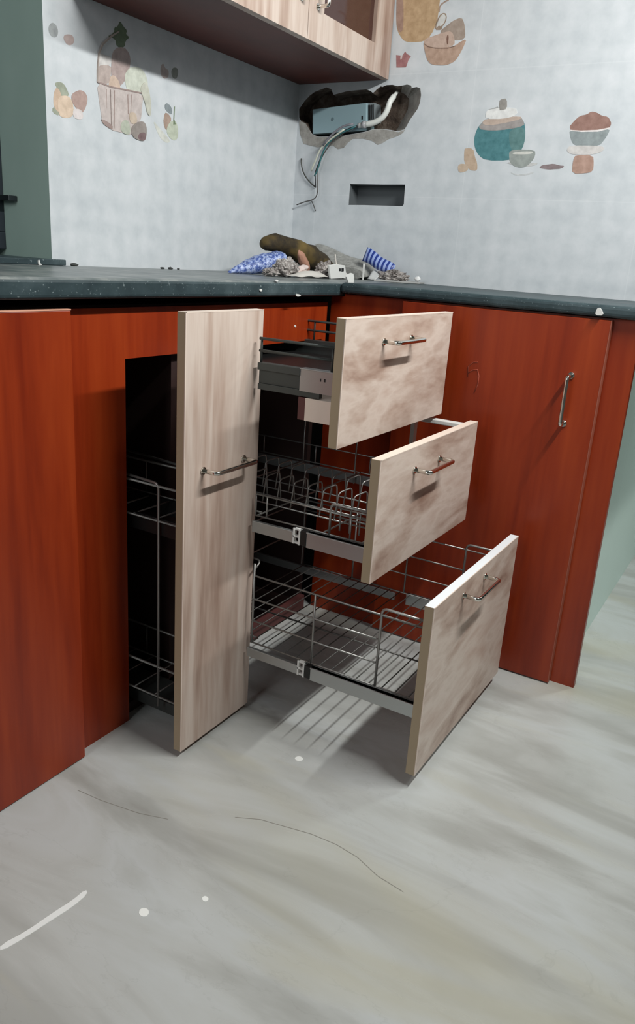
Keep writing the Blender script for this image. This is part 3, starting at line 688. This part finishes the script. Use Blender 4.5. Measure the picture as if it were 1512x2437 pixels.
# ------------------------------------------------------------------ wall cabinet
uc = thing('wall_cabinet', (0.14, -0.42, 1.364), 'wall cabinet with ash wood framed glass doors and dark underside', 'cabinet')
ZU = 1.3640; XU = 0.2868; YU = -0.850
bm = B()
box(bm, 0.002, XU-0.020, YU, -0.003, ZU, ZU+0.018); box(bm, 0.002, XU-0.020, YU, -0.003, 1.98, 2.0)
box(bm, 0.002, XU-0.020, YU, YU+0.018, ZU+0.018, 1.98); box(bm, 0.002, XU-0.020, -0.021, -0.003, ZU+0.018, 1.98)
box(bm, 0.002, 0.010, YU+0.018, -0.021, ZU+0.018, 1.98); box(bm, 0.012, XU-0.03, YU+0.018, -0.021, 1.68, 1.695)
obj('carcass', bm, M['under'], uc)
for (y0, y1, hy) in ((YU, -0.4225, -0.455), (-0.4205, -0.004, -0.385)):
    bm = B(); x0, x1 = XU-0.0195, XU
    st = 0.088; rb_ = 0.066
    ya, yb = (y0+0.066, y1-0.066) if y0 < -0.6 else (y0+0.066, y1-0.092)
    outer = [(y0, ZU), (y1, ZU), (y1, 2.0), (y0, 2.0)]; inn = [(ya, ZU+rb_), (yb, ZU+rb_), (yb, 2.0-rb_), (ya, 2.0-rb_)]
    box(bm, x0, x1, y0, ya, ZU, 2.0); box(bm, x0, x1, yb, y1, ZU, 2.0); box(bm, x0, x1, ya, yb, ZU, ZU+rb_); box(bm, x0, x1, ya, yb, 2.0-rb_, 2.0)
    dd = obj('door', bm, M['wood_v'], uc, label='ash wood framed glass door')
    bm = B(); box(bm, x0+0.005, x0+0.009, ya-0.004, yb+0.004, ZU+rb_-0.004, 2.0-rb_+0.004); obj('glass_panel', bm, M['glass_dark'], dd, label='smoked brown glass')
    handle(dd, (XU, hy, 1.436), (XU, hy, 1.56), (1, 0, 0), label='upright chrome bar handle')

# ------------------------------------------------------------------ switch box, conduit and wires in the broken hole
bm = B()
fa = [(0.048,1.3),(0.225,1.312),(0.249,1.311),(0.254,1.264),(0.232,1.242),(0.145,1.237),(0.053,1.235)]
fa = [(0.049,1.299),(0.226,1.311),(0.232,1.241),(0.054,1.234)]
slab(bm, 'y', -0.002, 0.045, fa, 0, 0)
sb = tag(obj('switch_box', bm, mat('grey_blue_metal_box', (150, 176, 184), 0.4, 0.25), bevel=0.003), 'grey blue metal electrical box set in the broken wall hole', 'switch box')
bm = B(); slab(bm, 'y', 0.006, 0.045, [(0.222,1.312),(0.245,1.311),(0.25,1.265),(0.227,1.258)], 0, 0)
for k in range(3):
    slab(bm, 'y', 0.003, 0.006, [(0.228,1.306),(0.231,1.306),(0.235,1.269),(0.232,1.268)] if k == 0 else ([(0.235,1.306),(0.237,1.306),(0.241,1.27),(0.239,1.269)] if k == 1 else [(0.241,1.307),(0.243,1.307),(0.247,1.27),(0.246,1.27)]), 1, 0)
obj('knockout_end', bm, [mat('grey_box_end', (130, 138, 142), 0.5), M['black']], sb, label='slotted grey end of the box')
bm = B(); slab(bm, 'y', -0.0030, -0.002, [(0.212,1.278),(0.216,1.278),(0.217,1.269),(0.213,1.269)], 0, 0); obj('slot', bm, M['black'], sb)
bm = B(); slab(bm, 'y', -0.0030, -0.002, [(0.115,1.274),(0.12,1.277),(0.124,1.272),(0.121,1.267),(0.116,1.267)], 0, 1); obj('screw_hole', bm, mat('dull_screw_hole', (96, 116, 122), 0.5), sb)
def on_wall(L, y): return [(a, y, b) for a, b in L]
bm = B()
pp = on_wall([(0.299,1.34),(0.3,1.325),(0.3,1.308),(0.296,1.29),(0.286,1.273),(0.269,1.262),(0.248,1.256),(0.231,1.254)], -0.011)
pp[0] = (pp[0][0], 0.030, pp[0][2]); pp[1] = (pp[1][0], 0.010, pp[1][2])
pp = fillet(pp, 0.012, 4)
tube(bm, pp, [0.0050 if i < 3 else 0.0076 for i in range(len(pp))], 14)
pc = tag(obj('conduit_pipe', bm, mat('white_conduit_plastic', (224, 226, 222), 0.4)), 'curved white plastic conduit entering the electrical box', 'pipe')
bm = B(); q = on_wall([(0.233,1.254),(0.223,1.254)], -0.0125); tube(bm, q, 0.0092, 14); obj('collar', bm, mat('clear_grey_collar', (170, 170, 174), 0.3), pc, label='grey collar on the conduit end')
bm = B(); q = on_wall([(0.223,1.254),(0.209,1.252)], -0.011); tube(bm, q, 0.0066, 14); obj('conduit_end', bm, M['white_pl'], pc)
def wire(L, y0, r, rgb, label, name='wire'):
    n = len(L); bm = B()
    pts = [(a, y0-0.004*math.sin(PI*i/max(1, n-1)), b) for i, (a, b) in enumerate(L)]
    tube(bm, fillet(pts, 0.03, 4), r, 8)
    return tag(obj(name, bm, mat('wire_sheath_%d_%d_%d' % rgb, rgb, 0.45)), label, 'wire', 'loose electrical wires below the wall box')
wire([(0.208,1.252),(0.185,1.248),(0.161,1.238),(0.137,1.225),(0.116,1.21),(0.102,1.192),(0.094,1.172),(0.084,1.148),(0.076,1.13),(0.078,1.114),(0.079,1.092)], -0.008, 0.0017, (60, 62, 66), 'dark grey wire curving down from the conduit, ending bare')
wire([(0.207,1.25),(0.189,1.242),(0.168,1.235),(0.147,1.221),(0.126,1.205),(0.111,1.187),(0.098,1.167),(0.088,1.141),(0.088,1.122),(0.092,1.099),(0.093,1.078),(0.088,1.063),(0.075,1.055),(0.048,1.05),(0.021,1.041)], -0.0135, 0.0017, (84, 82, 80), 'long grey brown wire that bends left at its lower end')
wire([(0.205,1.249),(0.18,1.239),(0.155,1.23),(0.131,1.215),(0.113,1.197),(0.102,1.174),(0.096,1.151),(0.087,1.13),(0.079,1.12)], -0.0185, 0.0022, (52, 108, 112), 'teal green wire hanging below the white conduit')
wire([(0.173,1.242),(0.149,1.227),(0.125,1.212),(0.105,1.196),(0.095,1.182),(0.088,1.164),(0.079,1.148),(0.072,1.133)], -0.0245, 0.0026, (202, 204, 190), 'cream wire hanging below the white conduit')
wire([(0.203,1.253),(0.176,1.249),(0.152,1.236),(0.131,1.22),(0.11,1.2)], -0.031, 0.0030, (128, 126, 134), 'thick grey sheathed wire leaving the conduit end')
wire([(0.022,1.169),(0.024,1.156),(0.031,1.135),(0.047,1.114),(0.064,1.1),(0.078,1.091)], -0.004, 0.0019, (70, 70, 66), 'short dark wire curving up beside the wall corner')
wire([(0.066,1.053),(0.075,1.043),(0.081,1.026)], -0.003, 0.0014, (70, 70, 68), 'tiny dark wire offcut hanging lowest')

# ------------------------------------------------------------------ rubbish on the worktop corner
random.seed(4)
def blob(name, c, s, mat_, label, cat, amp=0.25, freq=3.0, rot=(0, 0, 0), sub=4, seed=0, sharp=False, flat=None, group=None, parent=None):
    bm = B(); bmesh.ops.create_icosphere(bm, subdivisions=sub, radius=1)
    R_ = Matrix.Rotation(rot[2], 3, 'Z') @ Matrix.Rotation(rot[1], 3, 'Y') @ Matrix.Rotation(rot[0], 3, 'X')
    for v in bm.verts:
        p = v.co.copy(); n = noise.noise(p*freq+Vector((seed*3.1, seed, 0)))
        if sharp: n = abs(n)*2-0.5
        p = p*(1+amp*n); p = Vector((p.x*s[0], p.y*s[1], p.z*s[2])); v.co = R_ @ p + Vector(c)
        if flat is not None and v.co.z < flat: v.co.z = flat
    o = obj(name, bm, mat_, parent, smooth=not sharp)
    if parent is None: tag(o, label, cat, group)
    return o
Z0 = ZC+0.0006
m = mat('blue_speckled_plastic', (96, 116, 170), 0.4); t = NT(m); n1 = t.noise(t.pos((1, 1, 1)), 150, 3, 0.6)
n2 = t.noise(t.pos((1, 1, 1)), 60, 4, 0.7, 1.5); c = t.ramp(n1, [(0.44, (70, 92, 158)), (0.5, (138, 156, 204)), (0.62, (172, 186, 222))])
t.color(t.mix(t.rng(t.math('ABSOLUTE', t.math('SUBTRACT', n2, 0.5)), 0.0, 0.018, 1, 0), c, s2l((36, 40, 66)))); t.bump(n1, 0.5, 0.002)
# crumpled blue packet, rising from a pointed tip at the left
bm = B()
N_ = 30; K_ = 16; rings = []
for i in range(N_+1):
    u = i/N_
    c0 = Vector((0.146+0.05*u, -0.502+0.145*u, Z0+0.003+0.037*u))
    wd = 0.004+0.032*math.sin(min(1, u*1.2)*PI*0.55); hh = 0.003+0.020*math.sin(min(1, u*1.25)*PI*0.6)
    ring = []
    for k in range(K_):
        a = 2*PI*k/K_; p = c0+Vector((math.cos(a)*wd*0.8, -math.cos(a)*wd*0.15, math.sin(a)*hh))
        p += Vector((1, 0, 1))*0.004*noise.noise(p*70); p.z = max(p.z, Z0); ring.append(bm.verts.new(p))
    rings.append(ring)
for i in range(N_):
    for k in range(K_): bm.faces.new((rings[i][k], rings[i][(k+1) % K_], rings[i+1][(k+1) % K_], rings[i+1][k]))
bm.faces.new(rings[0]); bm.faces.new(rings[-1])
tag(obj('plastic_packet', bm, m, smooth=True), 'crumpled blue speckled plastic packet, leftmost in the rubbish heap', 'packet')
# dark olive roll lying up over the rubble
m = mat('olive_brown_sacking', (64, 50, 26), 0.85); t = NT(m); n1 = t.noise(t.pos((1, 1, 1)), 70, 5, 0.7)
n3 = t.noise(t.pos((1, 1, 1)), 14, 2, 0.5)
t.color(t.mix(t.rng(n3, 0.50, 0.68), t.ramp(n1, [(0.3, (30, 24, 16)), (0.7, (66, 54, 30))]), s2l((104, 86, 42)))); t.bump(n1, 0.4, 0.003)
bm = B()
pts = [(0.183, -0.400, 0.921), (0.190, -0.365, 0.926), (0.195, -0.320, 0.921), (0.203, -0.272, 0.910), (0.212, -0.225, 0.896), (0.220, -0.180, 0.881), (0.228, -0.140, 0.866), (0.232, -0.115, 0.858)]
pts = [(a-0.026, b+0.032, c) for a, b, c in pts]; pf = []; rr = []; R0 = [0.017, 0.022, 0.024, 0.029, 0.032, 0.028, 0.020, 0.006]
for i in range(len(pts)-1):
    for k in range(4):
        tt = k/4; pf.append(Vector(pts[i])*(1-tt)+Vector(pts[i+1])*tt); rr.append(R0[i]*(1-tt)+R0[i+1]*tt)
pf.append(Vector(pts[-1])); rr.append(R0[-1]); e0 = pf[0]-pf[1]; pf = [pf[0]+e0*0.9, pf[0]+e0*0.6]+pf; rr = [0.006, 0.013]+rr
tube(bm, pf, rr, 18)
for v in bm.verts:
    v.co += Vector((1, 0.3, 1))*0.003*noise.noise(v.co*45); v.co.z = max(v.co.z, Z0)
tag(obj('sack_roll', bm, m), 'dark olive brown roll of sacking lying across the rubbish', 'sack')
m = M['heap_grey'] = mat('mottled_grey', (150, 150, 146), 0.95); t = NT(m); n1 = t.noise(t.pos((1, 1, 1)), 50, 6, 0.7); t.color(t.ramp(n1, [(0.3, (120, 120, 116)), (0.7, (168, 168, 164))])); t.bump(n1, 0.7, 0.006)
bm = B()
slab(bm, 'y', -0.004, -0.075, [(0.048,0.841),(0.061,0.908),(0.083,0.932),(0.107,0.936),(0.151,0.924),(0.202,0.906),(0.258,0.898),(0.291,0.888),(0.303,0.848),(0.193,0.84)], 0, 1)
for v in bm.verts:
    v.co.z = max(v.co.z, Z0)
    if v.co.y < -0.05: v.co.z = Z0+(v.co.z-Z0)*0.55
tag(obj('grey_heap', bm, M['heap_grey']), 'sloping grey heap against the wall behind the sack roll', 'cement heap')  # grey wedge shape set against the wall
blob('brick_piece', (0.236, -0.302, 0.884), (0.010, 0.014, 0.036), mat('pinkish_clay', (168, 124, 104), 0.85), 'pinkish brown broken brick piece leaning under the sack roll', 'brick', 0.15, 1.6, rot=(0.8, 0, 0), seed=3)
m = M['foil'] = mat('grey_crumpled_wrapper', (150, 142, 138), 0.45, 0.2); t = NT(m); n1 = t.noise(t.pos((1, 1, 1)), 120, 4, 0.7, 1.0)
t.color(t.ramp(n1, [(0.36, (60, 50, 48)), (0.47, (150, 142, 138)), (0.65, (205, 200, 196))])); t.bump(n1, 1.0, 0.004)
G = 'crumpled wrappers in the rubbish heap'
blob('wrapper', (0.250, -0.405, Z0+0.020), (0.026, 0.034, 0.023), M['foil'], 'grey crumpled wrapper right beside the blue speckled packet', 'wrapper', 0.32, 2.2, seed=1, sharp=True, flat=Z0, group=G)
blob('wrapper', (0.270, -0.250, Z0+0.020), (0.022, 0.026, 0.022), M['foil'], 'grey crumpled wrapper in front of the olive sack roll', 'wrapper', 0.32, 2.0, seed=5, sharp=True, flat=Z0, group=G)
blob('wrapper', (0.280, -0.205, Z0+0.017), (0.020, 0.020, 0.019), M['foil'], 'smaller grey crumpled wrapper touching the knotted white string', 'wrapper', 0.32, 2.4, seed=8, sharp=True, flat=Z0, group=G)
blob('wrapper', (0.243, -0.462, Z0+0.009), (0.018, 0.024, 0.011), M['foil'], 'flattened speckled wrapper at the foot of the blue packet', 'wrapper', 0.32, 2.4, seed=12, sharp=True, flat=Z0, group=G)
blob('plaster_lump', (0.262, -0.352, Z0+0.020), (0.012, 0.024, 0.009), mat('pinkish_plaster', (206, 190, 184), 0.8), 'pale pink plaster lump below the brick piece', 'plaster', 0.3, 1.8, rot=(0.2, 0, 0), seed=2)
bm = B()
for k in range(7):
    y0 = -0.44+k*0.024
    pass
vs = []
for i in range(15):
    for j in range(5):
        u = i/14; v_ = j/4
        vs.append(bm.verts.new((0.262+0.035*v_, -0.425+0.155*u, Z0+0.003+0.010*math.sin(u*PI)*math.sin(v_*PI)+0.003*noise.noise(Vector((u*4, v_*4, 1)))+0.012*u*(1-v_))))
for i in range(14):
    for j in range(4): bm.faces.new((vs[i*5+j], vs[(i+1)*5+j], vs[(i+1)*5+j+1], vs[i*5+j+1]))
o = obj('paper_scrap', bm, mat('dirty_white_paper', (196, 192, 186), 0.8), smooth=True); md = o.modifiers.new('s', 'SOLIDIFY'); md.thickness = 0.0012; md.offset = 1
tag(o, 'long torn strip of dirty paper along the front of the heap', 'paper')
# ball of string with a loose end
bm = B(); L = []
for i in range(150):
    a = i*0.71; b = i*0.213
    r_ = 0.0115
    L.append((0.262+r_*math.cos(a)*math.cos(b)*0.8, -0.168+r_*1.35*math.sin(a)*1.0, Z0+0.026+r_*0.8*math.cos(a)*math.sin(b)))
L += [(0.262, -0.176, Z0+0.040), (0.262, -0.182, Z0+0.052), (0.262, -0.184, Z0+0.062)]
tube(bm, L, 0.0016, 6); tag(obj('string_ball', bm, mat('white_string', (220, 214, 206), 0.9)), 'knotted bundle of white string with a loose upright end', 'string')
blob('plaster_lump', (0.278, -0.168, Z0+0.007), (0.018, 0.022, 0.009), mat('white_plaster_crumbs', (214, 210, 206), 0.9), 'white plaster crumbs under the knotted string', 'plaster', 0.5, 3.2, seed=9, flat=Z0)
# modular switch plate
sp_ = thing('switch_plate', (0.31, -0.125, Z0), 'pale grey plastic switch plate leaning in the rubbish', 'switch plate')
bm = B(); slab(bm, 'x', 0.300, 0.306, [(-0.288,0.879),(-0.253,0.883),(-0.203,0.881),(-0.189,0.849),(-0.275,0.846)], 0, 0)
for v in bm.verts: v.co.z = max(v.co.z, Z0)
obj('plate', bm, M['white_pl'], sp_, bevel=0.001)
bm = B()
for L in ([(-0.236,0.873),(-0.227,0.873),(-0.226,0.866),(-0.235,0.866)], [(-0.223,0.874),(-0.211,0.874),(-0.21,0.866),(-0.222,0.865)]): slab(bm, 'x', 0.306, 0.3068, L, 0, 0)
obj('socket_hole', bm, M['black'], sp_, label='small dark square opening')
bm = B(); box(bm, 0.309, 0.313, -0.1085, -0.1035, Z0, Z0+0.043); tag(obj('plastic_strip', bm, M['white_pl'], bevel=0.0006), 'narrow white plastic strip standing beside the switch plate', 'strip')
bm = B(); vs = []
for i in range(9):
    for j in range(7):
        u = i/8; v_ = j/6
        vs.append(bm.verts.new((0.320+0.025*v_, -0.095+0.07*u, Z0+0.002+0.024*math.sin(u*PI*0.9)*(1-0.5*v_)+0.002*noise.noise(Vector((u*3, v_*3, 4))))))
for i in range(8):
    for j in range(6): bm.faces.new((vs[i*7+j], vs[(i+1)*7+j], vs[(i+1)*7+j+1], vs[i*7+j+1]))
o = obj('paper_scrap', bm, mat('pale_grey_paper', (188, 190, 190), 0.7), smooth=True); md = o.modifiers.new('s', 'SOLIDIFY'); md.thickness = 0.001; md.offset = 1
tag(o, 'bent pale grey paper scrap left of the striped packet', 'paper')
# blue and white striped packet leaning over a board
m = mat('blue_white_stripes', (70, 96, 170), 0.35); t = NT(m)
g = t.n('ShaderNodeTexCoord'); sp2 = t.n('ShaderNodeSeparateXYZ'); t.l(g.outputs['Object'], sp2.inputs[0])
st = t.math('FRACT', t.math('MULTIPLY', t.math('ADD', sp2.outputs[0], t.math('MULTIPLY', sp2.outputs[2], -0.20)), 74.0))
t.color(t.mix(t.math('GREATER_THAN', st, 0.52), s2l((150, 168, 216)), s2l((34, 56, 132))))
bm = B()
C4 = [(0.292,0.933),(0.384,0.889),(0.377,0.861),(0.282,0.895)]
N1, N2 = 14, 6; gridA = []; gridB = []
for i in range(N1+1):
    for j in range(N2+1):
        u = i/N1; v_ = j/N2
        x = (C4[0][0]*(1-u)+C4[1][0]*u)*(1-v_)+(C4[3][0]*(1-u)+C4[2][0]*u)*v_
        z = (C4[0][1]*(1-u)+C4[1][1]*u)*(1-v_)+(C4[3][1]*(1-u)+C4[2][1]*u)*v_
        bul = 0.010*math.sin(u*PI)**0.5*math.sin(v_*PI)**0.7 if 0 < u < 1 and 0 < v_ < 1 else 0
        yc = -0.056-0.008*v_
        gridA.append(bm.verts.new((x, yc-bul-0.001, z+0.002*math.sin(u*9)))); gridB.append(bm.verts.new((x, yc+bul+0.001, z+0.002*math.sin(u*9))))
W_ = N2+1
for i in range(N1):
    for j in range(N2):
        for gq in (gridA, gridB): bm.faces.new((gq[i*W_+j], gq[(i+1)*W_+j], gq[(i+1)*W_+j+1], gq[i*W_+j+1]))
for i in range(N1):
    for j in (0, N2): bm.faces.new((gridA[i*W_+j], gridA[(i+1)*W_+j], gridB[(i+1)*W_+j], gridB[i*W_+j]))
for j in range(N2):
    for i in (0, N1): bm.faces.new((gridA[i*W_+j], gridA[i*W_+j+1], gridB[i*W_+j+1], gridB[i*W_+j]))
tag(obj('striped_packet', bm, m, smooth=True), 'blue and white striped packet leaning at the right end of the rubbish', 'packet')
blob('wrapper', (0.385, -0.062, Z0+0.014), (0.042, 0.020, 0.016), M['foil'], 'grey crumpled wrapper under the striped packet', 'wrapper', 0.45, 3.0, seed=21, sharp=True, flat=Z0+0.0045, group=G)
bm = B()
vs = [(0.345, -0.045), (0.46, -0.020), (0.470, -0.075), (0.36, -0.135)]
slab(bm, 'z', Z0, Z0+0.004, vs, 0, 0)
tag(obj('board_offcut', bm, mat('grey_board', (160, 160, 158), 0.7), bevel=0.0006), 'flat grey board offcut under the striped packet', 'board')
blob('plaster_lump', (0.452, -0.052, Z0+0.012), (0.008, 0.008, 0.007), mat('white_plaster_bit', (222, 222, 222), 0.8), 'small white plaster lump at the right tip of the board', 'plaster', 0.3, 2.4, seed=31, sub=3)
# crumbs along the left wall
for i, (y, s) in enumerate(((-0.875, 0.006), (-0.60, 0.004), (-0.575, 0.005), (-0.55, 0.003))):
    blob('debris_crumb', (0.014+0.004*i, y, Z0+s*0.35), (s, s*1.6, s*0.6), mat('dark_crumb_%d' % i, (64, 66, 64), 0.9), 'dark mortar crumb where worktop meets left tiles, %s' % ('nearest the window sill', 'first of three mid-wall', 'middle of three mid-wall', 'last of three mid-wall')[i], 'debris', 0.4, 2.5, sub=2, seed=i, group='crumbs along the left wall')
